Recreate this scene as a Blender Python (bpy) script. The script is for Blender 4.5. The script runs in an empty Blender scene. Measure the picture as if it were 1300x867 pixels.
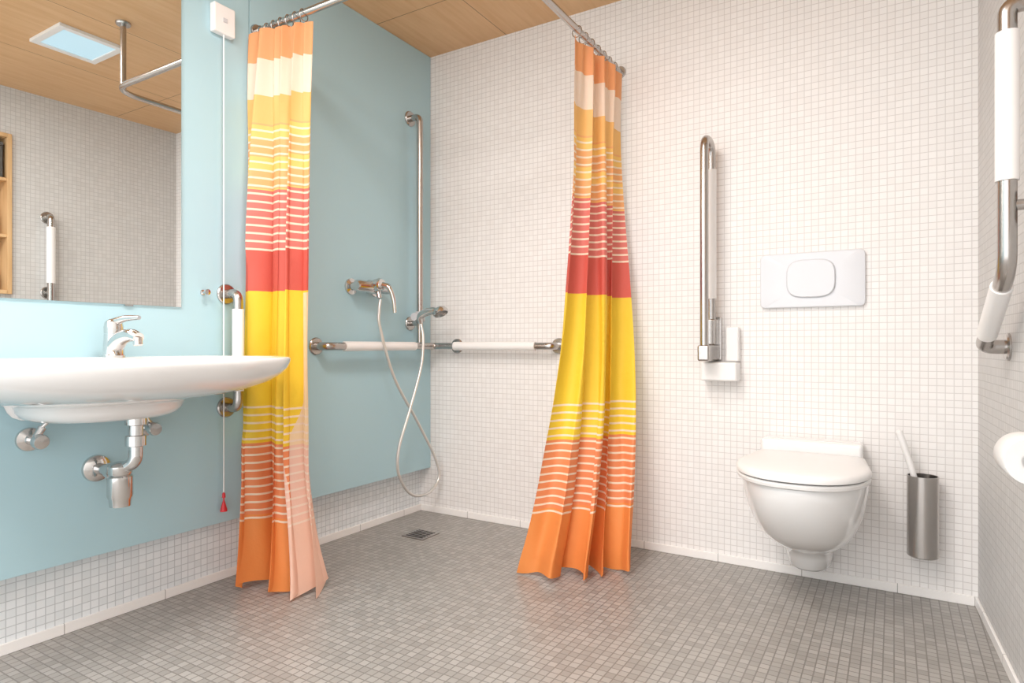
import bpy, bmesh, math
from mathutils import Vector, Matrix
from math import sin, cos, pi, radians

scene = bpy.context.scene
coll = scene.collection
try:
    scene.view_settings.view_transform = 'Standard'
    scene.view_settings.look = 'None'
except Exception:
    pass

# ------------------------------------------------------------------ materials
def new_mat(name):
    m = bpy.data.materials.new(name); m.use_nodes = True
    nt = m.node_tree
    return m, nt, nt.nodes['Principled BSDF']

def simple(name, col, rough=0.4, metal=0.0, coat=0.0, noise=0.03, nscale=30, bump=0.0):
    m, nt, b = new_mat(name)
    b.inputs['Roughness'].default_value = rough
    b.inputs['Metallic'].default_value = metal
    b.inputs['Coat Weight'].default_value = coat
    tc = nt.nodes.new('ShaderNodeTexCoord')
    n = nt.nodes.new('ShaderNodeTexNoise'); n.inputs['Scale'].default_value = nscale
    nt.links.new(tc.outputs['Object'], n.inputs['Vector'])
    mx = nt.nodes.new('ShaderNodeMixRGB')
    mx.inputs[1].default_value = (*[c*(1-noise) for c in col], 1)
    mx.inputs[2].default_value = (*[min(1, c*(1+noise)) for c in col], 1)
    nt.links.new(n.outputs['Fac'], mx.inputs[0])
    nt.links.new(mx.outputs[0], b.inputs['Base Color'])
    if bump > 0:
        bp = nt.nodes.new('ShaderNodeBump'); bp.inputs['Strength'].default_value = bump
        bp.inputs['Distance'].default_value = 0.002
        nt.links.new(n.outputs['Fac'], bp.inputs['Height'])
        nt.links.new(bp.outputs[0], b.inputs['Normal'])
    return m

def tile(name, axes, c1, c2, grout, pitch=0.0238, mortar=0.0014, rough=0.5, bump=0.2, spec=0.3):
    m, nt, b = new_mat(name)
    geo = nt.nodes.new('ShaderNodeNewGeometry')
    sep = nt.nodes.new('ShaderNodeSeparateXYZ')
    cmb = nt.nodes.new('ShaderNodeCombineXYZ')
    nt.links.new(geo.outputs['Position'], sep.inputs[0])
    nt.links.new(sep.outputs[axes[0]], cmb.inputs[0])
    nt.links.new(sep.outputs[axes[1]], cmb.inputs[1])
    br = nt.nodes.new('ShaderNodeTexBrick')
    br.offset = 0.0; br.squash = 1.0
    br.inputs['Scale'].default_value = 1.0
    br.inputs['Brick Width'].default_value = pitch
    br.inputs['Row Height'].default_value = pitch
    br.inputs['Mortar Size'].default_value = mortar
    br.inputs['Mortar Smooth'].default_value = 0.3
    br.inputs['Color1'].default_value = (*c1, 1)
    br.inputs['Color2'].default_value = (*c2, 1)
    br.inputs['Mortar'].default_value = (*grout, 1)
    nt.links.new(cmb.outputs[0], br.inputs['Vector'])
    nt.links.new(br.outputs['Color'], b.inputs['Base Color'])
    bp = nt.nodes.new('ShaderNodeBump'); bp.invert = True
    bp.inputs['Strength'].default_value = bump; bp.inputs['Distance'].default_value = 0.001
    nt.links.new(br.outputs['Fac'], bp.inputs['Height'])
    nt.links.new(bp.outputs[0], b.inputs['Normal'])
    b.inputs['Roughness'].default_value = rough
    b.inputs['Specular IOR Level'].default_value = spec
    return m

def wood(name, base, dark, seam_x=None, seam_y=None, stretch=(14, 1.2, 14), seamcol=(0.25, 0.14, 0.07)):
    m, nt, b = new_mat(name)
    geo = nt.nodes.new('ShaderNodeNewGeometry')
    mp = nt.nodes.new('ShaderNodeMapping'); mp.inputs['Scale'].default_value = stretch
    nt.links.new(geo.outputs['Position'], mp.inputs[0])
    n = nt.nodes.new('ShaderNodeTexNoise'); n.inputs['Scale'].default_value = 3.0
    n.inputs['Detail'].default_value = 6; n.inputs['Distortion'].default_value = 0.3
    nt.links.new(mp.outputs[0], n.inputs['Vector'])
    r = nt.nodes.new('ShaderNodeValToRGB')
    r.color_ramp.elements[0].position = 0.3; r.color_ramp.elements[0].color = (*dark, 1)
    r.color_ramp.elements[1].position = 0.7; r.color_ramp.elements[1].color = (*base, 1)
    nt.links.new(n.outputs['Fac'], r.inputs[0])
    out = r.outputs[0]
    if seam_x:
        br = nt.nodes.new('ShaderNodeTexBrick'); br.offset = 0.0
        br.inputs['Scale'].default_value = 1.0
        br.inputs['Brick Width'].default_value = seam_x
        br.inputs['Row Height'].default_value = seam_y
        br.inputs['Mortar Size'].default_value = 0.002
        mp2 = nt.nodes.new('ShaderNodeMapping'); mp2.inputs['Location'].default_value = (0.1, 0.35, 0)
        nt.links.new(geo.outputs['Position'], mp2.inputs[0])
        nt.links.new(mp2.outputs[0], br.inputs['Vector'])
        mx = nt.nodes.new('ShaderNodeMixRGB')
        nt.links.new(br.outputs['Fac'], mx.inputs[0])
        nt.links.new(out, mx.inputs[1]); mx.inputs[2].default_value = (*seamcol, 1)
        out = mx.outputs[0]
    nt.links.new(out, b.inputs['Base Color'])
    b.inputs['Roughness'].default_value = 0.45
    return m

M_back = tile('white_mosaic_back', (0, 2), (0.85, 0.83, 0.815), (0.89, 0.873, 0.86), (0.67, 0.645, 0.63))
M_left = tile('white_mosaic_left', (1, 2), (0.77, 0.81, 0.83), (0.86, 0.89, 0.91), (0.56, 0.59, 0.61))
M_right_shaded = tile('white_mosaic_right_shaded', (1, 2), (0.62, 0.61, 0.60), (0.67, 0.66, 0.65), (0.50, 0.49, 0.48))  # same white tile, greyed so its dimmer grazing look sits in the colour
M_floor = tile('grey_floor_mosaic', (0, 1), (0.305, 0.29, 0.27), (0.41, 0.392, 0.37), (0.21, 0.196, 0.18), pitch=0.0255, rough=0.34, mortar=0.002, bump=0.3, spec=0.5)
M_ceil = wood('ceiling_wood', (0.74, 0.47, 0.25), (0.66, 0.39, 0.19), seam_x=0.62, seam_y=1.25)
M_shelfwood = wood('birch_wood', (0.75, 0.50, 0.27), (0.62, 0.38, 0.18), stretch=(14, 14, 1.2))
M_blue = simple('blue_glass_cladding', (0.42, 0.615, 0.68), rough=0.38, noise=0.015, nscale=3)
def base_mat(name, axis):
    m, nt, b = new_mat(name)
    geo = nt.nodes.new('ShaderNodeNewGeometry'); sep = nt.nodes.new('ShaderNodeSeparateXYZ')
    nt.links.new(geo.outputs['Position'], sep.inputs[0])
    d = nt.nodes.new('ShaderNodeMath'); d.operation = 'DIVIDE'; d.inputs[1].default_value = 0.30
    f = nt.nodes.new('ShaderNodeMath'); f.operation = 'FRACT'
    l = nt.nodes.new('ShaderNodeMath'); l.operation = 'LESS_THAN'; l.inputs[1].default_value = 0.008
    nt.links.new(sep.outputs[axis], d.inputs[0]); nt.links.new(d.outputs[0], f.inputs[0]); nt.links.new(f.outputs[0], l.inputs[0])
    mx = nt.nodes.new('ShaderNodeMixRGB'); mx.inputs[1].default_value = (0.92, 0.90, 0.88, 1); mx.inputs[2].default_value = (0.45, 0.43, 0.41, 1)
    nt.links.new(l.outputs[0], mx.inputs[0]); nt.links.new(mx.outputs[0], b.inputs['Base Color'])
    b.inputs['Roughness'].default_value = 0.35
    return m
M_basex = base_mat('skirting_x', 0); M_basey = base_mat('skirting_y', 1)
M_chrome = simple('chrome', (0.66, 0.65, 0.64), rough=0.12, metal=1.0)
M_steel = simple('brushed_steel', (0.50, 0.475, 0.455), rough=0.25, metal=1.0, noise=0.06, nscale=80)
M_drain_shade = simple('grate_gap_shade', (0.03, 0.03, 0.03), rough=0.6)  # near-black colour stands for shade between the grate bars
M_ceramic = simple('white_ceramic', (0.87, 0.865, 0.86), rough=0.08, coat=0.6, noise=0.005)
M_plastic = simple('white_plastic', (0.86, 0.85, 0.84), rough=0.3, noise=0.01)
M_plate = simple('flush_plate_white', (0.75, 0.77, 0.81), rough=0.3, noise=0.01)
M_plasticgrey = simple('offwhite_plastic', (0.60, 0.61, 0.64), rough=0.35, noise=0.01)
M_sleeve = simple('white_sleeve', (0.90, 0.88, 0.865), rough=0.35, noise=0.01)
M_red = simple('red_plastic', (0.65, 0.02, 0.03), rough=0.35)
M_paper = simple('paper', (0.80, 0.79, 0.78), rough=0.9, noise=0.03, bump=0.2, nscale=60)
M_black = simple('dark_box', (0.10, 0.095, 0.09), rough=0.5)
M_hose = simple('hose_metal', (0.74, 0.72, 0.69), rough=0.3, metal=0.7)
def mirror_mat():
    m, nt, b = new_mat('mirror_silver')
    b.inputs['Metallic'].default_value = 1; b.inputs['Roughness'].default_value = 0.0
    b.inputs['Base Color'].default_value = (0.91, 0.93, 0.92, 1)
    return m
M_mirror = mirror_mat()
def emis(name, col, s):
    m, nt, b = new_mat(name)
    b.inputs['Base Color'].default_value = (*[c*0.4 for c in col], 1)
    b.inputs['Emission Color'].default_value = (*col, 1)
    b.inputs['Emission Strength'].default_value = s
    return m
M_lamp = emis('lamp_diffuser', (0.50, 0.70, 0.80), 0.9)

def curtain_mat(name, folded):
    m, nt, b = new_mat(name)
    L = nt.links.new
    uv = nt.nodes.new('ShaderNodeUVMap'); uv.uv_map = 'UVMap'
    sep = nt.nodes.new('ShaderNodeSeparateXYZ'); L(uv.outputs[0], sep.inputs[0])
    V = sep.outputs[1]; U = sep.outputs[0]
    r = nt.nodes.new('ShaderNodeValToRGB'); cr = r.color_ramp; cr.interpolation = 'CONSTANT'
    orange = (0.93, 0.325, 0.085); dorange = (0.90, 0.30, 0.12)
    yellow = (0.97, 0.67, 0.05); red = (0.71, 0.13, 0.095); golden = (0.96, 0.56, 0.19); cream = (0.96, 0.77, 0.62)
    lst = [(0.0, orange), (0.118, dorange), (0.247, yellow), (0.52, red), (0.595, (0.77, 0.215, 0.175)), (0.705, (0.94, 0.47, 0.19)),
           (0.822, golden), (0.872, cream), (0.938, (0.94, 0.43, 0.19))]
    cr.elements[0].position = 0; cr.elements[0].color = (*lst[0][1], 1)
    cr.elements[1].position = lst[1][0]; cr.elements[1].color = (*lst[1][1], 1)
    for p, c in lst[2:]:
        e = cr.elements.new(p); e.color = (*c, 1)
    L(V, r.inputs[0])
    def math_(op, a, bb):
        n = nt.nodes.new('ShaderNodeMath'); n.operation = op
        for i, v in enumerate((a, bb)):
            if v is None: continue
            if isinstance(v, (int, float)): n.inputs[i].default_value = v
            else: L(v, n.inputs[i])
        return n.outputs[0]
    fr = math_('FRACT', math_('DIVIDE', V, 0.0142), None)
    st = math_('LESS_THAN', fr, 0.26)
    def zone(a, c): return math_('MULTIPLY', math_('GREATER_THAN', V, a), math_('LESS_THAN', V, c))
    zz = math_('ADD', zone(0.11, 0.318), zone(0.592, 0.822))
    mask = math_('MULTIPLY', st, zz)
    mx = nt.nodes.new('ShaderNodeMixRGB'); L(mask, mx.inputs[0]); L(r.outputs[0], mx.inputs[1]); mx.inputs[2].default_value = (0.98, 0.80, 0.62, 1)
    fr2 = math_('LESS_THAN', math_('FRACT', math_('DIVIDE', V, 0.0568), None), 0.45)
    m2 = math_('MULTIPLY', math_('MULTIPLY', fr2, zone(0.705, 0.822)), math_('SUBTRACT', 1.0, st))
    mx2 = nt.nodes.new('ShaderNodeMixRGB'); L(m2, mx2.inputs[0]); L(mx.outputs[0], mx2.inputs[1]); mx2.inputs[2].default_value = (0.98, 0.62, 0.18, 1)
    out = mx2.outputs[0]
    if folded:
        # reversed pale side of the fabric turned outward along one selvedge, wider towards the hem
        mr = nt.nodes.new('ShaderNodeMapRange'); L(V, mr.inputs['Value'])
        mr.inputs['From Min'].default_value = 0.0; mr.inputs['From Max'].default_value = 0.42
        mr.inputs['To Min'].default_value = 0.70; mr.inputs['To Max'].default_value = 0.90
        edge = math_('MULTIPLY', math_('MULTIPLY', math_('GREATER_THAN', U, mr.outputs[0]), math_('LESS_THAN', V, 0.52)), 0.72)
        mx3 = nt.nodes.new('ShaderNodeMixRGB'); L(edge, mx3.inputs[0]); L(out, mx3.inputs[1]); mx3.inputs[2].default_value = (0.92, 0.73, 0.63, 1)
        out = mx3.outputs[0]
    L(out, b.inputs['Base Color'])
    b.inputs['Roughness'].default_value = 0.6
    n = nt.nodes.new('ShaderNodeTexNoise'); n.inputs['Scale'].default_value = 11; n.inputs['Detail'].default_value = 4
    tc = nt.nodes.new('ShaderNodeTexCoord'); L(tc.outputs['Object'], n.inputs['Vector'])
    bp = nt.nodes.new('ShaderNodeBump'); bp.inputs['Strength'].default_value = 0.45; bp.inputs['Distance'].default_value = 0.014
    L(n.outputs['Fac'], bp.inputs['Height']); L(bp.outputs[0], b.inputs['Normal'])
    tr = nt.nodes.new('ShaderNodeBsdfTranslucent'); L(out, tr.inputs[0]); L(bp.outputs[0], tr.inputs['Normal'])
    ms = nt.nodes.new('ShaderNodeMixShader'); ms.inputs[0].default_value = 0.28
    L(b.outputs[0], ms.inputs[1]); L(tr.outputs[0], ms.inputs[2])
    L(ms.outputs[0], nt.nodes['Material Output'].inputs['Surface'])
    return m
M_curtain_a = curtain_mat('striped_curtain_fabric_turned', True)
M_curtain_b = curtain_mat('striped_curtain_fabric', False)

# ------------------------------------------------------------------ geometry
def fillet(pts, r, n=8):
    pts = [Vector(p) for p in pts]
    if len(pts) < 3 or r <= 0: return pts
    out = [pts[0]]
    for i in range(1, len(pts)-1):
        p = pts[i]; a = pts[i-1]-p; c = pts[i+1]-p
        la, lc = a.length, c.length
        rr = min(r, la*0.49, lc*0.49)
        a.normalize(); c.normalize()
        p0 = p+a*rr; p1 = p+c*rr
        for k in range(n+1):
            t = k/n
            out.append(p0*(1-t)**2 + p*2*t*(1-t) + p1*t*t)
    out.append(pts[-1])
    return out

def catmull(pts, n=10):
    pts = [Vector(p) for p in pts]
    P = [pts[0]*2-pts[1]] + pts + [pts[-1]*2-pts[-2]]
    out = []
    for i in range(1, len(P)-2):
        for k in range(n):
            t = k/n
            out.append(0.5*((2*P[i]) + (P[i+1]-P[i-1])*t + (2*P[i-1]-5*P[i]+4*P[i+1]-P[i+2])*t*t + (3*P[i]-P[i-1]-3*P[i+1]+P[i+2])*t**3))
    out.append(pts[-1])
    return out

class G:
    def __init__(s): s.v = []; s.f = []; s.boxy = False
    def add(s, vs, fs):
        o = len(s.v); s.v += [Vector(v) for v in vs]; s.f += [[i+o for i in f] for f in fs]
        return s
    def rings(s, rs, cap0=True, cap1=True, closed=True):
        n = len(rs[0]); vs = [p for r in rs for p in r]; fs = []
        for i in range(len(rs)-1):
            for j in range(n if closed else n-1):
                k = (j+1) % n
                fs.append([i*n+j, i*n+k, (i+1)*n+k, (i+1)*n+j])
        if cap0: fs.append(list(range(n))[::-1])
        if cap1: fs.append([(len(rs)-1)*n+j for j in range(n)])
        return s.add(vs, fs)
    def sweep(s, pts, r, seg=20, caps=True):
        pts = [Vector(p) for p in pts]
        rad = r if isinstance(r, (list, tuple)) else [r]*len(pts)
        T = []
        for i in range(len(pts)):
            a = pts[max(i-1, 0)]; b = pts[min(i+1, len(pts)-1)]
            T.append((b-a).normalized())
        up = Vector((0, 0, 1)) if abs(T[0].z) < 0.9 else Vector((1, 0, 0))
        N = (up - T[0]*up.dot(T[0])).normalized(); rs = []
        for i, p in enumerate(pts):
            N = (N - T[i]*N.dot(T[i])).normalized(); B = T[i].cross(N)
            rs.append([p + (N*cos(2*pi*j/seg)+B*sin(2*pi*j/seg))*rad[i] for j in range(seg)])
        return s.rings(rs, caps, caps)
    def lathe(s, prof, o, axis, seg=28):
        o = Vector(o); A = Vector(axis).normalized()
        up = Vector((0, 0, 1)) if abs(A.z) < 0.9 else Vector((1, 0, 0))
        N = (up-A*up.dot(A)).normalized(); B = A.cross(N)
        rs = [[o+A*h+(N*cos(2*pi*j/seg)+B*sin(2*pi*j/seg))*max(r, 1e-4) for j in range(seg)] for r, h in prof]
        return s.rings(rs)
    def box(s, a, b, bev=0.0, seg=2, fn=None):
        s.boxy = True
        bm = bmesh.new(); bmesh.ops.create_cube(bm, size=1)
        a = Vector(a); b = Vector(b); c = (a+b)/2; d = b-a
        for v in bm.verts: v.co = Vector((v.co.x*d.x+c.x, v.co.y*d.y+c.y, v.co.z*d.z+c.z))
        if bev > 0:
            bmesh.ops.bevel(bm, geom=bm.edges[:], offset=bev, segments=seg, affect='EDGES', profile=0.5)
        bm.verts.index_update()
        vs = [fn(v.co) if fn else v.co.copy() for v in bm.verts]
        fs = [[v.index for v in f.verts] for f in bm.faces]; bm.free()
        return s.add(vs, fs)
    def torus(s, c, axis, R, r, seg=24, m=8):
        c = Vector(c); A = Vector(axis).normalized()
        up = Vector((0, 0, 1)) if abs(A.z) < 0.9 else Vector((1, 0, 0))
        N = (up-A*up.dot(A)).normalized(); B = A.cross(N)
        rs = []
        for i in range(seg):
            a = 2*pi*i/seg; D = N*cos(a)+B*sin(a)
            rs.append([c+D*(R+r*cos(2*pi*j/m))+A*(r*sin(2*pi*j/m)) for j in range(m)])
        vs = [p for q in rs for p in q]; fs = []
        for i in range(seg):
            for j in range(m):
                fs.append([i*m+j, ((i+1) % seg)*m+j, ((i+1) % seg)*m+(j+1) % m, i*m+(j+1) % m])
        return s.add(vs, fs)
    def obj(s, name, mat, root=None, label=None, smooth=True, angle=35, uvs=None, origin=None):
        me = bpy.data.meshes.new(name)
        if root is not None: o0 = root.location.copy()
        elif origin is not None: o0 = Vector(origin)
        else:
            mn = Vector((min(v.x for v in s.v), min(v.y for v in s.v), min(v.z for v in s.v)))
            mxx = Vector((max(v.x for v in s.v), max(v.y for v in s.v), max(v.z for v in s.v)))
            o0 = Vector(((mn.x+mxx.x)/2, (mn.y+mxx.y)/2, mn.z))
        me.from_pydata([tuple(v-o0) for v in s.v], [], s.f)
        if uvs is not None:
            l = me.uv_layers.new(name='UVMap')
            for lp in me.loops: l.data[lp.index].uv = uvs[lp.vertex_index]
        bm = bmesh.new(); bm.from_mesh(me); bmesh.ops.recalc_face_normals(bm, faces=bm.faces); bm.to_mesh(me); bm.free()
        if smooth:
            for p in me.polygons: p.use_smooth = True
            try: me.set_sharp_from_angle(angle=radians(angle))
            except Exception: pass
        me.materials.append(mat)
        ob = bpy.data.objects.new(name, me); coll.objects.link(ob)
        if smooth and s.boxy:
            w_ = ob.modifiers.new('wn', 'WEIGHTED_NORMAL'); w_.keep_sharp = True; w_.weight = 100
        if root is not None: ob.parent = root
        else: ob.location = o0
        if label: ob['label'] = label
        return ob

def root(name, loc, label, cat, group=None):
    e = bpy.data.objects.new(name, None); e.empty_display_size = 0.05
    e.location = loc; coll.objects.link(e)
    e['label'] = label; e['category'] = cat
    if group: e['group'] = group
    return e
def struct(ob): ob['kind'] = 'structure'; return ob

# ------------------------------------------------------------------ room shell
H = 2.32; YB = 2.54; XR = 2.325; AL = 0.047; YN = -1.0; PX = 0.066
def RW(p):  # (distance into room from wall plane, distance along wall from far corner, z)
    d, s, z = p
    return Vector((XR + s*sin(AL) - d*cos(AL), YB - s*cos(AL) - d*sin(AL), z))
struct(G().box((-0.1, YN, -0.1), (2.7, YB+0.1, 0)).obj('floor', M_floor, smooth=False))
struct(G().box((-0.1, YN, H), (2.7, YB+0.1, H+0.1)).obj('ceiling', M_ceil, smooth=False))
struct(G().box((-0.1, YB, 0), (2.5, YB+0.1, H)).obj('wall_back', M_back, smooth=False))
struct(G().box((-0.1, YN, 0), (0, YB, H)).obj('wall_left', M_left, smooth=False))
NS0, NS1, NZ0, NZ1 = 0.945, 1.40, 1.14, 2.05
g = G()
Lr = YB-YN
g.box((-0.1, 0, 0), (0, NS0, H), fn=RW)
g.box((-0.1, NS1, 0), (0, Lr, H), fn=RW)
g.box((-0.1, NS0, 0), (0, NS1, NZ0), fn=RW)
g.box((-0.1, NS0, NZ1), (0, NS1, H), fn=RW)
struct(g.obj('wall_right', M_right_shaded, smooth=False))
g = G()
g.box((0.001, YN, 0.225), (PX, 1.478, H-0.001), 0.0015)
g.box((0.001, 1.4805, 0.225), (PX, YB-0.001, H-0.001), 0.0015)
struct(g.obj('trim_1', M_blue))
struct(G().box((0, YN, 0), (0.009, YB, 0.032), 0.003).obj('baseboard_left', M_basey))
struct(G().box((0.009, YB-0.009, 0), (XR-0.009, YB, 0.032), 0.003).obj('baseboard_back', M_basex))
struct(G().box((0, 0.0, 0), (0.009, Lr, 0.032), 0.003, fn=RW).obj('baseboard_right', M_basey))

def flange(g, o, axis, R=0.034, th=0.009):
    g.lathe([(R, 0), (R, th*0.55), (R*0.9, th), (0.001, th)], o, axis)

# ceiling light
r = root('ceiling_light', (1.45, 1.53, H), 'square ceiling light with white metal frame', 'ceiling light')
g = G()
x0, x1, y0, y1 = 1.30, 1.60, 1.385, 1.675
for a, b in (((x0, y0), (x1, y0+0.03)), ((x0, y1-0.03), (x1, y1)), ((x0, y0+0.03), (x0+0.03, y1-0.03)), ((x1-0.03, y0+0.03), (x1, y1-0.03))):
    g.box((a[0], a[1], H-0.016), (b[0], b[1], H), 0.002)
g.obj('light_frame', M_plastic, r)
G().box((x0+0.03, y0+0.03, H-0.010), (x1-0.03, y1-0.03, H-0.001)).obj('light_diffuser', M_lamp, r, 'pale frosted glass diffuser')

# mirror
r = root('wall_mirror', (PX, 0.85, 0.975), 'large frameless rectangular wall mirror above the washbasin', 'mirror')
G().box((PX, 0.35, 0.975), (PX+0.007, 1.217, 2.16)).obj('mirror_glass', M_mirror, r, smooth=False)
for yy in (0.55, 1.05):
    G().box((PX, yy-0.012, 0.970), (PX+0.010, yy+0.012, 0.9748)).obj('mirror_clip', M_chrome, r, 'small chrome mirror clip')

# ------------------------------------------------------------------ washbasin
YC = 0.94
HWB = 0.465
def outline(nf=56):
    pts = []
    for i in range(nf+1):
        a = pi*i/nf; c = cos(a); s_ = sin(a)
        pts.append((HWB*math.copysign(abs(c)**0.8, c), 0.15+0.40*abs(s_)**0.85))
    ctrl = [(-HWB, 0.15), (-HWB*0.985, 0.08), (-HWB*0.94, 0.02), (-HWB*0.86, 0.0), (HWB*0.86, 0.0), (HWB*0.94, 0.02), (HWB*0.985, 0.08), (HWB, 0.15)]
    c3 = catmull([(a, b, 0) for a, b in ctrl], 4)
    for p in c3[1:-1]: pts.append((p.x, max(p.y, 0.0)))
    return pts
OL = outline()
def oring(sy, sx, z):
    return [Vector((PX+max(0, b)*sx, YC+a*sy, z)) for a, b in OL]
RZ = 0.812
under = [(1.0, 1.0, RZ-0.004), (0.998, 0.998, RZ-0.014), (0.985, 0.988, RZ-0.030), (0.95, 0.96, RZ-0.050), (0.88, 0.90, RZ-0.072), (0.77, 0.82, RZ-0.091), (0.65, 0.71, RZ-0.105),
         (0.54, 0.60, RZ-0.114), (0.47, 0.52, RZ-0.119), (0.445, 0.49, RZ-0.126), (0.43, 0.475, RZ-0.143), (0.405, 0.455, RZ-0.157), (0.36, 0.42, RZ-0.167), (0.26, 0.37, RZ-0.171), (0.10, 0.32, RZ-0.172)]
rs = [oring(*u) for u in under][::-1]
rs.append(oring(0.995, 0.995, RZ+0.001))
rs.append(oring(0.975, 0.975, RZ+0.003))
cx = 0.325
def ering(ry, rx, z):
    out = []
    for a, b in OL:
        an = math.atan2((b-cx)/0.22, a/0.40)
        out.append(Vector((PX+cx+rx*sin(an), YC+ry*cos(an), z)))
    return out
for ry, rx, z in ((0.375, 0.195, RZ+0.001), (0.365, 0.188, RZ-0.005), (0.33, 0.165, RZ-0.030), (0.24, 0.11, RZ-0.075), (0.15, 0.07, RZ-0.092), (0.04, 0.035, RZ-0.095)):
    rs.append(ering(ry, rx, z))
r = root('washbasin', (PX, YC, 0.64), 'wide white ceramic wall-hung washbasin with curved rim', 'washbasin')
g = G(); g.rings(rs); g.obj('basin', M_ceramic, r, angle=60)
g = G(); g.lathe([(0.001, 0), (0.026, 0), (0.03, 0.002), (0.028, 0.005), (0.001, 0.006)], (PX+cx, YC, RZ-0.0945), (0, 0, 1)); g.obj('drain_plug', M_chrome, r, 'chrome drain plug')

# faucet
fx, fy = 0.155, 0.965
r = root('basin_faucet', (fx, fy, RZ+0.002), 'chrome single-lever mixer tap standing on the washbasin', 'faucet')
g = G(); g.lathe([(0.030, 0.001), (0.030, 0.008), (0.027, 0.012), (0.0255, 0.045), (0.0245, 0.07), (0.001, 0.07)], (fx, fy, RZ), (0, 0, 1))
g.obj('tap_body', M_chrome, r)
g = G()
pts = catmull([(fx+0.005, fy, RZ+0.035), (fx+0.045, fy, RZ+0.058), (fx+0.095, fy, RZ+0.066), (fx+0.132, fy, RZ+0.058)], 6)
g.sweep(pts, [0.024-0.009*i/(len(pts)-1) for i in range(len(pts))])
g.lathe([(0.012, 0), (0.012, 0.02), (0.010, 0.022), (0.001, 0.022)], (fx+0.126, fy, RZ+0.058), (0.15, 0, -1))
g.obj('spout', M_chrome, r)
g = G()
g.lathe([(0.0245, 0.071), (0.025, 0.09), (0.022, 0.105), (0.012, 0.113), (0.001, 0.115)], (fx, fy, RZ), (0, 0, 1))
pts = catmull([(fx, fy, RZ+0.103), (fx+0.045, fy+0.008, RZ+0.114), (fx+0.105, fy+0.016, RZ+0.116)], 6)
g.sweep(pts, [0.013-0.007*i/(len(pts)-1) for i in range(len(pts))])
g.obj('lever', M_chrome, r)

# trap under the basin
tx, ty = 0.19, 0.965
r = root('basin_trap', (PX, ty, 0.39), 'chrome bottle trap with wall flange under the washbasin', 'drain trap')
g = G()
g.lathe([(0.028, 0), (0.028, 0.02), (0.019, 0.023), (0.019, 0.050), (0.027, 0.052), (0.027, 0.080), (0.018, 0.083), (0.018, 0.11)], (0.235, 0.985, 0.643), (0, 0, -1))
g.sweep(fillet([(0.235, 0.985, 0.56), (0.235, 0.985, 0.515), (tx, ty, 0.49), (tx, ty, 0.47)], 0.03), 0.018)
g.obj('tail_pipe', M_chrome, r)
g = G(); g.lathe([(0.018, 0.125), (0.027, 0.12), (0.031, 0.115), (0.031, 0.095), (0.028, 0.09), (0.033, 0.085), (0.033, 0.03), (0.029, 0.02), (0.027, 0.0), (0.001, 0)], (tx, ty, 0.388), (0, 0, 1))
g.obj('trap_cup', M_chrome, r)
g = G(); g.sweep([(tx, ty, 0.485), (PX, ty-0.005, 0.485)], 0.0165)
g.lathe([(0.040, 0), (0.038, 0.008), (0.022, 0.018), (0.001, 0.018)], (PX, ty-0.005, 0.485), (1, 0, 0))
g.lathe([(0.023, 0), (0.023, 0.024)], (tx-0.05, ty-0.002, 0.485), (1, 0, 0))
g.obj('wall_outlet', M_chrome, r)
for yv, zv, dirn in ((0.790, 0.592, 1), (1.095, 0.592, -1)):
    r = root('angle_valve', (PX, yv, zv), 'chrome angle stop valve on the wall below the washbasin', 'valve', 'angle valves below the washbasin')
    g = G(); g.lathe([(0.033, 0), (0.031, 0.007), (0.014, 0.012), (0.011, 0.02), (0.014, 0.022), (0.014, 0.055), (0.001, 0.055)], (PX-0.001, yv, zv), (1, 0, 0))
    g.obj('valve_body', M_chrome, r)
    g = G(); g.lathe([(0.008, 0.0), (0.012, 0.004), (0.020, 0.008), (0.021, 0.02), (0.018, 0.027), (0.001, 0.028)], (PX+0.05, yv, zv), (1, 0, -0.1)); g.obj('valve_handle', M_chrome, r)
    g = G(); g.lathe([(0.010, 0.0), (0.010, 0.03), (0.001, 0.03)], (PX+0.042, yv, zv+0.008), (0, 0.6*dirn, 1))
    g.sweep(catmull([(PX+0.042, yv+0.01*dirn, zv+0.03), (PX+0.05, yv+0.03*dirn, zv+0.052), (PX+0.06, yv+0.07*dirn, zv+0.085)], 6), 0.0055)
    g.obj('supply_tube', M_chrome, r)

# ------------------------------------------------------------------ pull cord
r = root('alarm_pull_cord', (PX, 1.363, 0.27), 'white wall switch box with long cord and red pull handle', 'pull cord')
g = G(); g.box((PX, 1.322, 1.935), (PX+0.028, 1.404, 2.035), 0.005, 3); g.obj('switch_box', M_plastic, r)
g = G(); g.box((PX+0.0285, 1.355, 1.975), (PX+0.0305, 1.371, 1.990), 0.0008); g.obj('indicator', M_plasticgrey, r, 'small grey indicator')
g = G(); g.sweep([(PX+0.02, 1.363, 1.936), (PX+0.02, 1.363, 0.335)], 0.0022, seg=8); g.obj('cord', M_plastic, r)
g = G(); g.lathe([(0.002, 0), (0.005, 0.004), (0.006, 0.018), (0.002, 0.02), (0.002, 0.025), (0.011, 0.058), (0.012, 0.066), (0.001, 0.068)], (PX+0.02, 1.363, 0.335), (0, 0, -1)); g.obj('pull_handle', M_red, r, 'red cone pull handle')
r = root('wall_hook', (PX, 1.296, 1.03), 'small chrome knob hook on the blue wall', 'hook')
g = G(); g.lathe([(0.009, 0), (0.009, 0.004), (0.005, 0.006), (0.005, 0.022), (0.010, 0.026), (0.010, 0.032), (0.001, 0.034)], (PX, 1.296, 1.03), (1, 0, 0)); g.obj('hook_knob', M_chrome, r)

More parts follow.
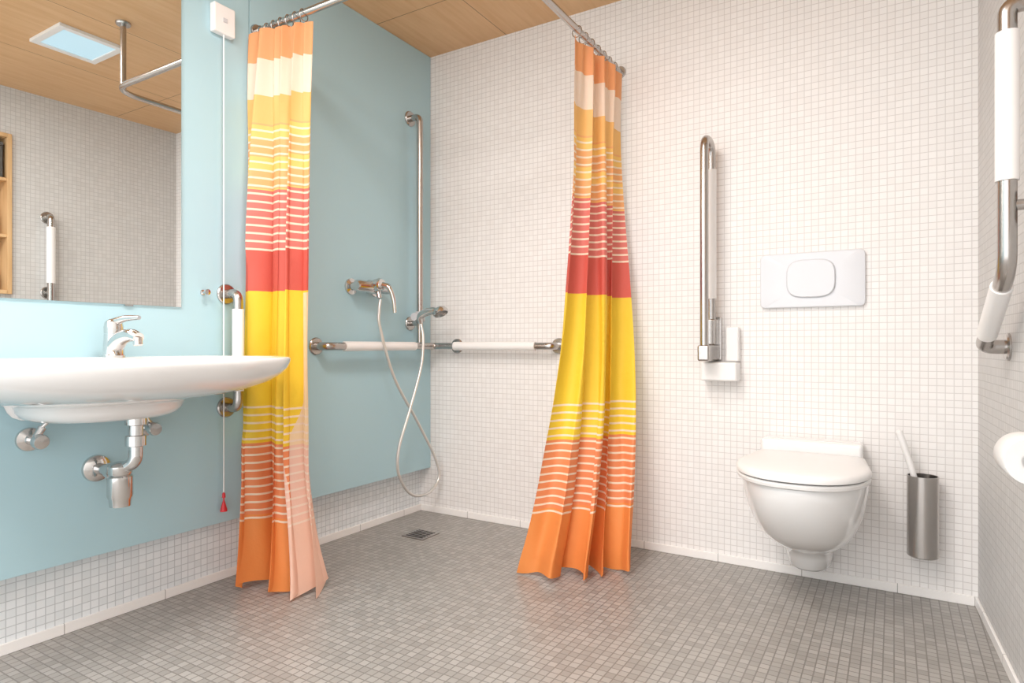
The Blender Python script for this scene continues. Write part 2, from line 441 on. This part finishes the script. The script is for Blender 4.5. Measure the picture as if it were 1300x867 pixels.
# ------------------------------------------------------------------ grab bars
gx = 0.135
r = root('grab_bar', (PX, 1.385, 0.61), 'short vertical steel grab bar with white sleeve beside the washbasin', 'grab bar')
g = G(); g.sweep(fillet([(PX+0.004, 1.385, 1.03), (gx, 1.385, 1.03), (gx, 1.385, 0.63), (PX+0.004, 1.385, 0.63)], 0.045), 0.0165)
flange(g, (PX, 1.385, 1.03), (1, 0, 0), 0.036); flange(g, (PX, 1.385, 0.63), (1, 0, 0), 0.036)
g.obj('bar_tube', M_steel, r)
g = G(); g.sweep([(gx, 1.385, 0.975), (gx, 1.385, 0.69)], 0.0195); g.obj('grip_sleeve', M_sleeve, r, 'white plastic grip sleeve')

r = root('corner_grab_bar', (PX, 2.2, 0.84), 'horizontal steel corner grab bar with white sleeves in the shower', 'grab bar')
bz = 0.845
g = G()
g.sweep(fillet([(PX+0.004, 1.79, bz), (gx, 1.79, bz), (gx, 2.475, bz), (0.80, 2.475, bz), (0.80, YB-0.004, bz)], 0.035), 0.0165)
g.sweep([(0.235, 2.475, bz), (0.235, YB-0.002, bz)], 0.012)
flange(g, (PX, 1.79, bz), (1, 0, 0), 0.036)
flange(g, (0.80, YB, bz), (0, -1, 0), 0.036); flange(g, (0.235, YB, bz), (0, -1, 0), 0.036)
g.obj('bar_tube', M_steel, r)
g = G(); g.sweep([(gx, 1.88, bz), (gx, 2.33, bz)], 0.0205); g.obj('grip_sleeve', M_sleeve, r, 'white plastic grip sleeve')
g = G(); g.sweep([(0.265, 2.475, bz), (0.715, 2.475, bz)], 0.0205); g.obj('grip_sleeve', M_sleeve, r, 'white plastic grip sleeve')

r = root('shower_riser_bar', (PX, 2.376, 0.86), 'tall vertical steel shower rail on the blue wall', 'shower rail')
g = G(); g.sweep(fillet([(PX+0.004, 2.376, 1.955), (0.13, 2.376, 1.955), (0.13, 2.376, 0.863)], 0.045), 0.0155)
g.sweep([(PX+0.004, 2.376, 0.955), (0.13, 2.376, 0.955)], 0.012)
flange(g, (PX, 2.376, 1.955), (1, 0, 0), 0.037); flange(g, (PX, 2.376, 0.955), (1, 0, 0), 0.034)
g.obj('rail_tube', M_steel, r)
g = G(); g.lathe([(0.019, 0), (0.024, 0.006), (0.024, 0.044), (0.019, 0.05)], (0.13, 2.376, 0.962), (0, 0, 1))
g.lathe([(0.012, 0), (0.012, 0.03), (0.019, 0.032), (0.019, 0.05), (0.001, 0.052)], (0.13, 2.376, 0.985), (0.1, -1, 0))
g.obj('slider', M_plasticgrey, r, 'grey slider holding the hand shower')

r = root('hand_shower', (0.17, 2.38, 0.14), 'chrome hand shower with long looping metal hose', 'hand shower')
g = G()
pts = catmull([(0.158, 2.345, 0.955), (0.165, 2.335, 0.985), (0.195, 2.335, 1.002), (0.235, 2.340, 1.010), (0.262, 2.345, 1.008)], 6)
n = len(pts); g.sweep(pts, [0.012+0.004*sin(pi*i/(n-1))+0.004*(i/(n-1)) for i in range(n)])
g.obj('shower_handle', M_chrome, r)
g = G(); g.lathe([(0.014, -0.012), (0.030, -0.006), (0.037, 0.006), (0.037, 0.016), (0.033, 0.02), (0.001, 0.02)], (0.275, 2.345, 1.012), (0.55, -0.1, -1)); g.obj('spray_head', M_chrome, r)
hp = [(0.158, 2.072, 1.050), (0.16, 2.062, 1.00), (0.16, 2.068, 0.925), (0.165, 2.156, 0.70), (0.16, 2.321, 0.488), (0.16, 2.455, 0.297), (0.16, 2.485, 0.19), (0.16, 2.40, 0.133), (0.165, 2.27, 0.155),
      (0.17, 2.18, 0.26), (0.175, 2.172, 0.378), (0.185, 2.237, 0.551), (0.188, 2.315, 0.749), (0.180, 2.34, 0.88), (0.160, 2.345, 0.957)]
g = G(); g.sweep(catmull(hp, 10), 0.0068, seg=12); g.obj('shower_hose', M_hose, r, 'flexible silver metal hose')

# mixer
r = root('shower_mixer', (PX, 2.06, 1.10), 'chrome wall-mounted single-lever shower mixer', 'shower mixer')
g = G()
g.lathe([(0.001, 0), (0.02, 0.002), (0.025, 0.01), (0.025, 0.07), (0.030, 0.08), (0.030, 0.13), (0.025, 0.14), (0.025, 0.20), (0.02, 0.208), (0.001, 0.21)], (0.125, 1.955, 1.105), (0, 1, 0))
for yy in (1.985, 2.135):
    g.lathe([(0.036, 0), (0.035, 0.007), (0.018, 0.014), (0.016, 0.03), (0.021, 0.031), (0.021, 0.045), (0.016, 0.06)], (PX, yy, 1.105), (1, 0, 0))
g.lathe([(0.012, 0), (0.012, 0.035), (0.009, 0.037)], (0.145, 2.07, 1.09), (0.3, 0, -1))
g.obj('mixer_body', M_chrome, r)
g = G()
g.lathe([(0.026, 0), (0.028, 0.01), (0.028, 0.035), (0.022, 0.045), (0.001, 0.048)], (0.135, 2.06, 1.11), (1, 0, 0.15))
pts = catmull([(0.17, 2.065, 1.115), (0.205, 2.075, 1.10), (0.222, 2.085, 1.05), (0.225, 2.09, 0.99)], 6)
g.sweep(pts, [0.014-0.006*i/(len(pts)-1) for i in range(len(pts))])
g.obj('mixer_lever', M_chrome, r)

# ------------------------------------------------------------------ curtain rod
RZc = 2.012; RY = 1.51; RX = 1.092
r = root('curtain_rod', (RX, RY, RZc), 'L-shaped chrome shower curtain rod with ceiling support', 'curtain rod')
g = G()
g.sweep(fillet([(PX+0.003, RY, RZc), (RX, RY, RZc), (RX, YB-0.003, RZc)], 0.12, 12), 0.0125)
flange(g, (PX, RY, RZc), (1, 0, 0), 0.026); flange(g, (RX, YB, RZc), (0, -1, 0), 0.026)
g.obj('rod_tube', M_steel, r)
g = G(); g.sweep([(RX-0.03, RY+0.03, RZc+0.008), (RX-0.03, RY+0.03, H-0.002)], 0.0125)
flange(g, (RX-0.03, RY+0.03, H), (0, 0, -1), 0.032, 0.012)
g.obj('ceiling_support', M_steel, r)

# ------------------------------------------------------------------ curtains
def interp(tab, z):
    tab = sorted(tab)
    if z <= tab[0][0]: return Vector(tab[0][1])
    for i in range(len(tab)-1):
        if z <= tab[i+1][0]:
            t = (z-tab[i][0])/(tab[i+1][0]-tab[i][0])
            return Vector(tab[i][1]).lerp(Vector(tab[i+1][1]), t)
    return Vector(tab[-1][1])
def sm(t): t = max(0, min(1, t)); return t*t*(3-2*t)
def curtain(label, mat, TA, TB, N, amp, seed, rings_at, raxis, ylim=None):
    nu, nv = 340, 120
    zt = 1.988; vs = []; uvs = []; fs = []
    for i in range(nv+1):
        v = i/nv; z = 0.004+v*(zt-0.004)
        A = (interp(TA, z-0.06)+interp(TA, z)+interp(TA, z+0.06))/3; B = (interp(TB, z-0.06)+interp(TB, z)+interp(TB, z+0.06))/3
        T = (B-A); Ln = T.length; T = T/Ln; Nn = Vector((-T.y, T.x))
        am = amp*(0.55+0.80*(1-v)**0.8)
        top = sm((v-0.72)/0.28)
        for j in range(nu+1):
            u = j/nu
            env = sin(pi*min(1, u*6)/2)*sin(pi*min(1, (1-u)*6)/2)*0.3+0.7
            ph = 2*pi*N*(u+0.07*sin(2*pi*u+seed+1.3*v)) + 0.7*sin(2.4*v+seed)
            w = sin(ph) + 0.55*sin(0.5*ph+seed*1.7+2.6*(1-v)) + 0.30*sin(1.63*ph+seed+2.3*v)
            w = w*(1-0.45*top) + top*0.6*sin(2*ph+1.0)
            w += 0.16*sin(3.3*ph+7*v+seed)*sm((0.55-v)/0.5)
            tang = 0.36*sin(2*ph+seed*0.6)*am*(1-0.6*top)*env
            p = A + T*(u*Ln+tang) + Nn*(am*w)
            sag = 0.0
            if v > 0.97: sag = -0.010*(0.5-0.5*cos(ph*2))*(v-0.97)/0.03
            lift = 0.012*(1+sin(1.3*ph+seed))*(1-v)**8
            spread = 0.035*(1-v)**12
            p = p + Nn*spread*sin(ph)
            crumple = 0.004*sin(17*v+2.1*ph)*sm((0.6-v)/0.4)
            p = p + Nn*crumple
            y = min(p.y, YB-0.04)
            if ylim:
                lim = ylim - 0.10*(1-sm((z-0.42)/0.14)) - 0.10*sm((z-1.10)/0.2)
                k_ = 0.02   # soft limit keeps the cloth clear of the bar and basin
                d_ = (y-lim)/k_
                y = lim + k_*(math.log1p(math.exp(min(d_, 30))) if d_ < 30 else d_)
            vs.append((max(p.x, PX+0.012+0.004*sin(ph)), y, z+sag+lift)); uvs.append((u, v))
    for i in range(nv):
        for j in range(nu):
            a = i*(nu+1)+j; fs.append([a, a+1, a+nu+2, a+nu+1])
    c0 = Vector(vs[nu//2])
    r = root('shower_curtain', (c0.x, c0.y, 0), label, 'shower curtain', 'striped shower curtains')
    g = G(); g.add(vs, fs); g.obj('curtain_fabric', mat, r, uvs=uvs, angle=180)
    for p in rings_at:
        g = G(); g.torus((p[0], p[1], RZc-0.007), raxis, 0.0205, 0.0018, 20, 6)
        g.obj('curtain_ring', M_steel, r, 'thin metal curtain ring')
    return r
curtain('orange, yellow and red striped shower curtain gathered beside the washbasin', M_curtain_a,
        [(0, (0.11, 1.41)), (0.3, (0.10, 1.425)), (0.6, (0.085, 1.44)), (1.1, (0.082, 1.445)), (1.7, (0.085, 1.45)), (2.0, (0.085, 1.46))],
        [(0, (0.435, 1.49)), (0.15, (0.39, 1.50)), (0.4, (0.338, 1.51)), (0.85, (0.328, 1.52)), (2.0, (0.352, 1.525))],
        3.4, 0.026, 0.7, [(0.095+0.038*k, RY) for k in range(7)], (1, 0.15, 0), ylim=1.418)
curtain('orange, yellow and red striped shower curtain gathered near the tiled wall', M_curtain_b,
        [(0, (0.950, 1.965)), (0.12, (0.980, 1.985)), (0.3, (1.010, 2.01)), (0.6, (1.048, 2.035)), (0.85, (1.062, 2.05)), (1.6, (1.078, 2.08)), (2.0, (1.082, 2.085))],
        [(0, (1.215, 2.26)), (0.3, (1.20, 2.33)), (0.85, (1.155, 2.43)), (1.4, (1.135, 2.46)), (2.0, (1.128, 2.50))],
        3.6, 0.030, 2.1, [(RX, 2.11+0.058*k) for k in range(7)], (0.15, 1, 0))

# floor drain
r = root('floor_drain', (0.28, 2.2, 0), 'small square steel floor drain grate', 'floor drain')
g = G(); g.box((0.225, 2.145, 0.0), (0.335, 2.255, 0.0025)); g.obj('drain_well_shade', M_drain_shade, r, 'dark slab painted as the shade in the drain opening')  # flat slab on the floor, its dark colour stands for the drain's shade
g = G()
for a, b in (((0.22, 2.14), (0.34, 2.152)), ((0.22, 2.248), (0.34, 2.26)), ((0.22, 2.152), (0.232, 2.248)), ((0.328, 2.152), (0.34, 2.248))):
    g.box((a[0], a[1], 0.0), (b[0], b[1], 0.005))
for k in range(5):
    yy = 2.163+0.0175*k
    g.box((0.232, yy, 0.0026), (0.328, yy+0.007, 0.005))
g.obj('drain_grate', M_steel, r)

# ------------------------------------------------------------------ folding support rail
sx = 1.485
r = root('folding_support_rail', (sx, YB, 0.80), 'hinged steel toilet support rail folded up against tiled wall', 'support rail')
g = G()
g.sweep(fillet([(sx, 2.385, 0.83), (sx, 2.385, 1.63), (sx, 2.495, 1.63), (sx, 2.495, 0.93)], 0.055, 10), 0.0155)
g.obj('rail_loop', M_steel, r)
g = G(); g.sweep([(sx, 2.495, 1.53), (sx, 2.495, 1.03)], 0.0185); g.obj('grip_sleeve', M_sleeve, r, 'white plastic arm sleeve')
g = G(); g.box((sx-0.022, 2.365, 0.79), (sx+0.022, 2.53, 0.85), 0.008, 3); g.box((sx-0.02, 2.47, 0.85), (sx+0.02, 2.53, 0.95), 0.006, 3)
g.box((sx-0.03, YB-0.012, 0.79), (sx+0.03, YB, 0.96), 0.004)
g.obj('hinge_bracket', M_steel, r)
r = root('rail_wall_plate', (sx+0.06, YB, 0.70), 'white plastic paper roll holder under the folding rail', 'paper holder')
g = G(); g.box((sx-0.035, 2.46, 0.712), (sx+0.10, YB, 0.785), 0.008, 3); g.obj('holder_base', M_plastic, r)
g = G(); g.box((sx+0.050, 2.50, 0.786), (sx+0.10, YB, 0.92), 0.008, 3); g.obj('holder_upright', M_plastic, r)

# ------------------------------------------------------------------ flush plate
def rr_plate(g, pts, y0, y1):
    c = sum((Vector(p) for p in pts), Vector((0, 0)))/len(pts)
    rs = []
    for yy, k in ((y1, 1.0), (y0+0.006, 1.0), (y0+0.002, 0.99), (y0, 0.965), (y0, 0.5)):
        rs.append([Vector((c.x+(p[0]-c.x)*k, yy, c.y+(p[1]-c.y)*k)) for p in pts])
    g.rings(rs)
fc = (1.832, 1.088)
r = root('flush_plate', (fc[0], YB, fc[1]-0.105), 'white plastic flush plate on the tiled wall', 'flush plate')
def rounded(corners, rad, n=6):
    v = [Vector((a, b, 0)) for a, b in corners]; out = []
    m = len(v)
    for i in range(m):
        p = v[i]; a = (v[i-1]-p).normalized(); c = (v[(i+1) % m]-p).normalized()
        p0 = p+a*rad; p1 = p+c*rad
        for k in range(n+1):
            t = k/n; q = p0*(1-t)**2+p*2*t*(1-t)+p1*t*t; out.append((q.x, q.y))
    return out
hw, hh = 0.174, 0.100
g = G(); rr_plate(g, rounded([(fc[0]-hw, fc[1]-hh), (fc[0]+hw, fc[1]-hh), (fc[0]+hw, fc[1]+hh), (fc[0]-hw, fc[1]+hh)], 0.02), YB-0.018, YB); g.obj('plate', M_plate, r)
g = G()
bw = 0.08
ring = []
for i in range(48):
    a = 2*pi*i/48; c, s_ = cos(a), sin(a)
    ring.append((fc[0]+bw*math.copysign(abs(c)**0.55, c), fc[1]+0.004+0.068*math.copysign(abs(s_)**0.6, s_)))
rr_plate(g, ring, YB-0.028, YB-0.0185); g.obj('flush_button', M_plate, r)
g = G()
c_ = [Vector((p[0], YB-0.0185, p[1])) for p in ring]
c2 = [Vector((fc[0]+(p[0]-fc[0])*1.03, YB-0.0182, fc[1]+0.004+(p[1]-fc[1]-0.004)*1.035)) for p in ring]
c3 = [q+Vector((0, -0.0008, 0)) for q in c2]
g.rings([c2, c3, [q+Vector((0, -0.0008, 0)) for q in c_]], False, False); g.obj('button_gap_shade', M_plasticgrey, r, 'thin grey ring painted as the shaded groove around the button')  # raised ring, its grey stands for shade around the button

# ------------------------------------------------------------------ toilet
TX = 1.836
def tring(hw, yf, yb, z, n=48, pw=0.85, taper=0.0):
    pts = []; ym = yf+(yb-yf)*0.52
    for i in range(n+1):
        a = pi*i/n; c = cos(a); s_ = sin(a)
        pts.append(Vector((TX+hw*math.copysign(abs(c)**pw, c), ym-(ym-yf)*abs(s_)**1.0, z)))
    m = 12
    for i in range(1, m):
        t = i/m; w = hw*(1-taper*t)
        pts.append(Vector((TX-w, ym+(yb-ym)*t, z)))
    for i in range(m+1):
        t = i/m; w = hw*(1-taper); pts.append(Vector((TX-w+2*w*t, yb, z)))
    for i in range(m-1, 0, -1):
        t = i/m; w = hw*(1-taper*t)
        pts.append(Vector((TX+w, ym+(yb-ym)*t, z)))
    return pts
YW = YB
r = root('wall_hung_toilet', (TX, YB, 0.07), 'white ceramic wall-hung toilet with closed lid', 'toilet')
rs = []
for hw_, yf, z in ((0.03, 2.40, 0.072), (0.058, 2.375, 0.075), (0.068, 2.36, 0.085), (0.074, 2.345, 0.12), (0.082, 2.32, 0.148), (0.106, 2.262, 0.172), (0.133, 2.19, 0.205), (0.154, 2.13, 0.245), (0.170, 2.085, 0.29),
                    (0.180, 2.05, 0.335), (0.186, 2.03, 0.38), (0.188, 2.022, 0.41), (0.185, 2.026, 0.421), (0.17, 2.05, 0.424)):
    rs.append(tring(hw_, yf, YW, z, taper=0.12 if z > 0.2 else 0.0))
g = G(); g.rings(rs)
g.obj('bowl', M_ceramic, r, angle=60)
g = G(); g.box((TX-0.165, 2.445, 0.40), (TX+0.165, YW, 0.512), 0.014, 4); g.obj('rear_ledge', M_ceramic, r)
g = G(); g.rings([tring(0.187, 2.014, 2.44, 0.4245, taper=0.12), tring(0.194, 2.006, 2.44, 0.427, taper=0.12), tring(0.196, 2.004, 2.44, 0.436, taper=0.12), tring(0.192, 2.008, 2.44, 0.441, taper=0.12), tring(0.18, 2.02, 2.435, 0.442, taper=0.12)])
g.obj('seat', M_plastic, r)
g = G(); g.rings([tring(0.188, 2.010, 2.44, 0.4445, taper=0.12), tring(0.197, 1.999, 2.442, 0.447, taper=0.12), tring(0.198, 1.998, 2.442, 0.457, taper=0.12), tring(0.193, 2.004, 2.44, 0.466, taper=0.12), tring(0.18, 2.02, 2.435, 0.4705, taper=0.12),
                   tring(0.13, 2.08, 2.42, 0.474, taper=0.12), tring(0.05, 2.18, 2.35, 0.476, taper=0.12)])
g.obj('lid', M_plastic, r, angle=50)

# toilet brush
bx, by = 2.172, 2.475
r = root('toilet_brush', (bx, by, 0.16), 'wall-mounted steel toilet brush holder with white-handled brush', 'toilet brush')
g = G(); g.lathe([(0.001, 0), (0.042, 0), (0.045, 0.003), (0.045, 0.265), (0.042, 0.265), (0.042, 0.02), (0.001, 0.02)], (bx, by, 0.155), (0, 0, 1), 36)
g.box((bx-0.015, by+0.043, 0.30), (bx+0.015, YB, 0.38), 0.003)
g.obj('brush_holder', M_steel, r)
g = G()
pts = catmull([(bx+0.0, by, 0.19), (bx-0.018, by-0.005, 0.38), (bx-0.048, by-0.01, 0.50), (bx-0.065, by-0.012, 0.555)], 6)
g.sweep(pts, [0.008+0.003*i/(len(pts)-1) for i in range(len(pts))])
g.lathe([(0.001, -0.002), (0.0112, 0), (0.0105, 0.008), (0.006, 0.012), (0.001, 0.013)], pts[-1], (-0.3, 0, 1))
g.obj('brush_handle', M_plastic, r)
g = G(); g.lathe([(0.001, 0), (0.028, 0.005), (0.034, 0.03), (0.03, 0.075), (0.01, 0.085)], (bx, by, 0.177), (0, 0, 1)); g.obj('brush_head', M_plasticgrey, r)

# ------------------------------------------------------------------ angled grab bar on the right wall
def q(d, y, z):
    s_ = (YB-y)/cos(AL); return RW((d, s_, z))
r = root('angled_grab_bar', q(0, 1.9, 0.83), 'angled steel grab bar with white sleeves on the side wall', 'grab bar')
d0 = 0.055
path = [q(0.004, 1.773, 1.605), q(d0, 1.773, 1.605), q(d0, 1.773, 1.02), q(d0, 2.07, 0.845), q(0.004, 2.07, 0.845)]
g = G(); g.sweep(fillet(path, 0.045, 10), 0.0185, 24)
g.sweep([q(d0, 1.773, 1.16), q(0.003, 1.773, 1.16)], 0.012)
ax = (q(1, 2, 0)-q(0, 2, 0)).normalized()
for p in ((1.773, 1.605), (1.773, 1.16), (2.07, 0.845)):
    flange(g, q(0.0, *p), ax, 0.036)
g.obj('bar_tube', M_steel, r)
g = G(); g.sweep([q(d0, 1.773, 1.545), q(d0, 1.773, 1.215)], 0.0225, 24); g.obj('grip_sleeve', M_sleeve, r, 'white plastic grip sleeve')
a = Vector(path[2]); b = Vector(path[3])
g = G(); g.sweep([a.lerp(b, 0.2), a.lerp(b, 0.82)], 0.0225, 24); g.obj('grip_sleeve', M_sleeve, r, 'white plastic grip sleeve')

# toilet paper
rc = q(0.052, 1.605, 0.625)
ay = (q(0, 2, 0)-q(0, 1, 0)).normalized()
r = root('toilet_paper_holder', q(0, 1.55, 0.60), 'steel toilet paper holder on the side wall', 'paper holder')
g = G(); pa = rc-ay*0.085
g.sweep(fillet([pa-Vector(ax)*0.050, pa, rc+ay*0.05], 0.015), 0.0065)
flange(g, q(0.0, 1.52, 0.625), ax, 0.022)
g.obj('holder_arm', M_steel, r)
r = root('toilet_paper_roll', rc-Vector((0, 0, 0.047)), 'white toilet paper roll on its holder', 'toilet paper')
g = G()
g.lathe([(0.018, -0.048), (0.045, -0.05), (0.047, -0.047), (0.047, 0.047), (0.045, 0.05), (0.018, 0.048), (0.018, -0.048)], rc, ay, 40)
g.obj('paper_roll', M_paper, r)

# ------------------------------------------------------------------ recessed wooden shelf (seen in the mirror)
r = root('recessed_shelf', RW((0, (NS0+NS1)/2, NZ0)), 'open light wooden shelf recessed into the tiled wall', 'shelf')
g = G()
D = 0.17; T = 0.022
g.box((-D, NS0, NZ0), (0.02, NS0+T, NZ1), 0.002, fn=RW)
g.box((-D, NS1-T, NZ0), (0.02, NS1, NZ1), 0.002, fn=RW)
g.box((-D, NS0+T, NZ0), (0.02, NS1-T, NZ0+T), 0.002, fn=RW)
g.box((-D, NS0+T, NZ1-T), (0.02, NS1-T, NZ1), 0.002, fn=RW)
g.box((-D-0.01, NS0, NZ0), (-D, NS1, NZ1), fn=RW)
g.obj('shelf_case', M_shelfwood, r)
levels = [1.46, 1.78]
for z in levels:
    g = G(); g.box((-D, NS0+T, z), (0.012, NS1-T, z+0.018), 0.002, fn=RW); g.obj('shelf_board', M_shelfwood, r)
r = root('storage_box', RW((-0.08, NS0+0.12, levels[1]+0.018)), 'dark storage box on the wooden shelf', 'storage box')
g = G(); g.box((-0.15, NS0+0.035, levels[1]+0.018), (-0.005, NS0+0.25, levels[1]+0.20), 0.004, fn=RW); g.obj('box_body', M_black, r)
g = G(); g.box((-0.152, NS0+0.033, levels[1]+0.201), (-0.003, NS0+0.252, levels[1]+0.222), 0.003, fn=RW); g.obj('box_lid', M_black, r)
for k, (ss, zz, hh_) in enumerate(((NS0+0.09, levels[0]+0.018, 0.17), (NS0+0.17, NZ0+T, 0.2), (NS0+0.08, NZ0+T, 0.13))):
    o = RW((-0.06, ss, zz))
    r = root('toiletry_bottle', o, 'dark toiletry bottle on the wooden shelf', 'bottle', 'bottles on the wooden shelf')
    g = G(); g.lathe([(0.001, 0), (0.026, 0), (0.028, 0.004), (0.028, hh_*0.65), (0.012, hh_*0.78), (0.011, hh_*0.82)], o, (0, 0, 1)); g.obj('bottle_body', M_black, r)
    g = G(); g.lathe([(0.014, hh_*0.822), (0.014, hh_), (0.001, hh_)], o, (0, 0, 1)); g.obj('bottle_cap', M_plastic, r)

# ------------------------------------------------------------------ lights
def area(name, loc, size, power, col, rot=(0, 0, 0), sy=None):
    l = bpy.data.lights.new(name, 'AREA'); l.size = size; l.energy = power; l.color = col
    if sy: l.shape = 'RECTANGLE'; l.size_y = sy
    o = bpy.data.objects.new(name, l); o.location = loc; o.rotation_euler = rot; coll.objects.link(o); return o
area('added_main_light', (1.25, 0.93, H-0.02), 0.34, 20, (1.0, 0.955, 0.93))  # added area light away from the ceiling fixture, outside the mirror's view
area('added_rear_fill', (1.2, -0.2, H-0.02), 1.4, 50, (1.0, 0.975, 0.96), sy=1.0)  # added soft fill overhead behind the camera, no fixture known there
w = bpy.data.worlds.new('World'); scene.world = w; w.use_nodes = True
bg = w.node_tree.nodes['Background']; bg.inputs[0].default_value = (0.995, 0.985, 0.985, 1); bg.inputs[1].default_value = 2.45

# ------------------------------------------------------------------ camera
cam = bpy.data.cameras.new('camera'); co = bpy.data.objects.new('camera', cam); coll.objects.link(co)
co.location = (2.09, 0, 0.85); co.rotation_euler = (radians(90), 0, radians(31.2))
cam.sensor_width = 36; cam.lens = 800/1300*36; cam.shift_y = 4.5/1300; cam.clip_start = 0.01
scene.camera = co
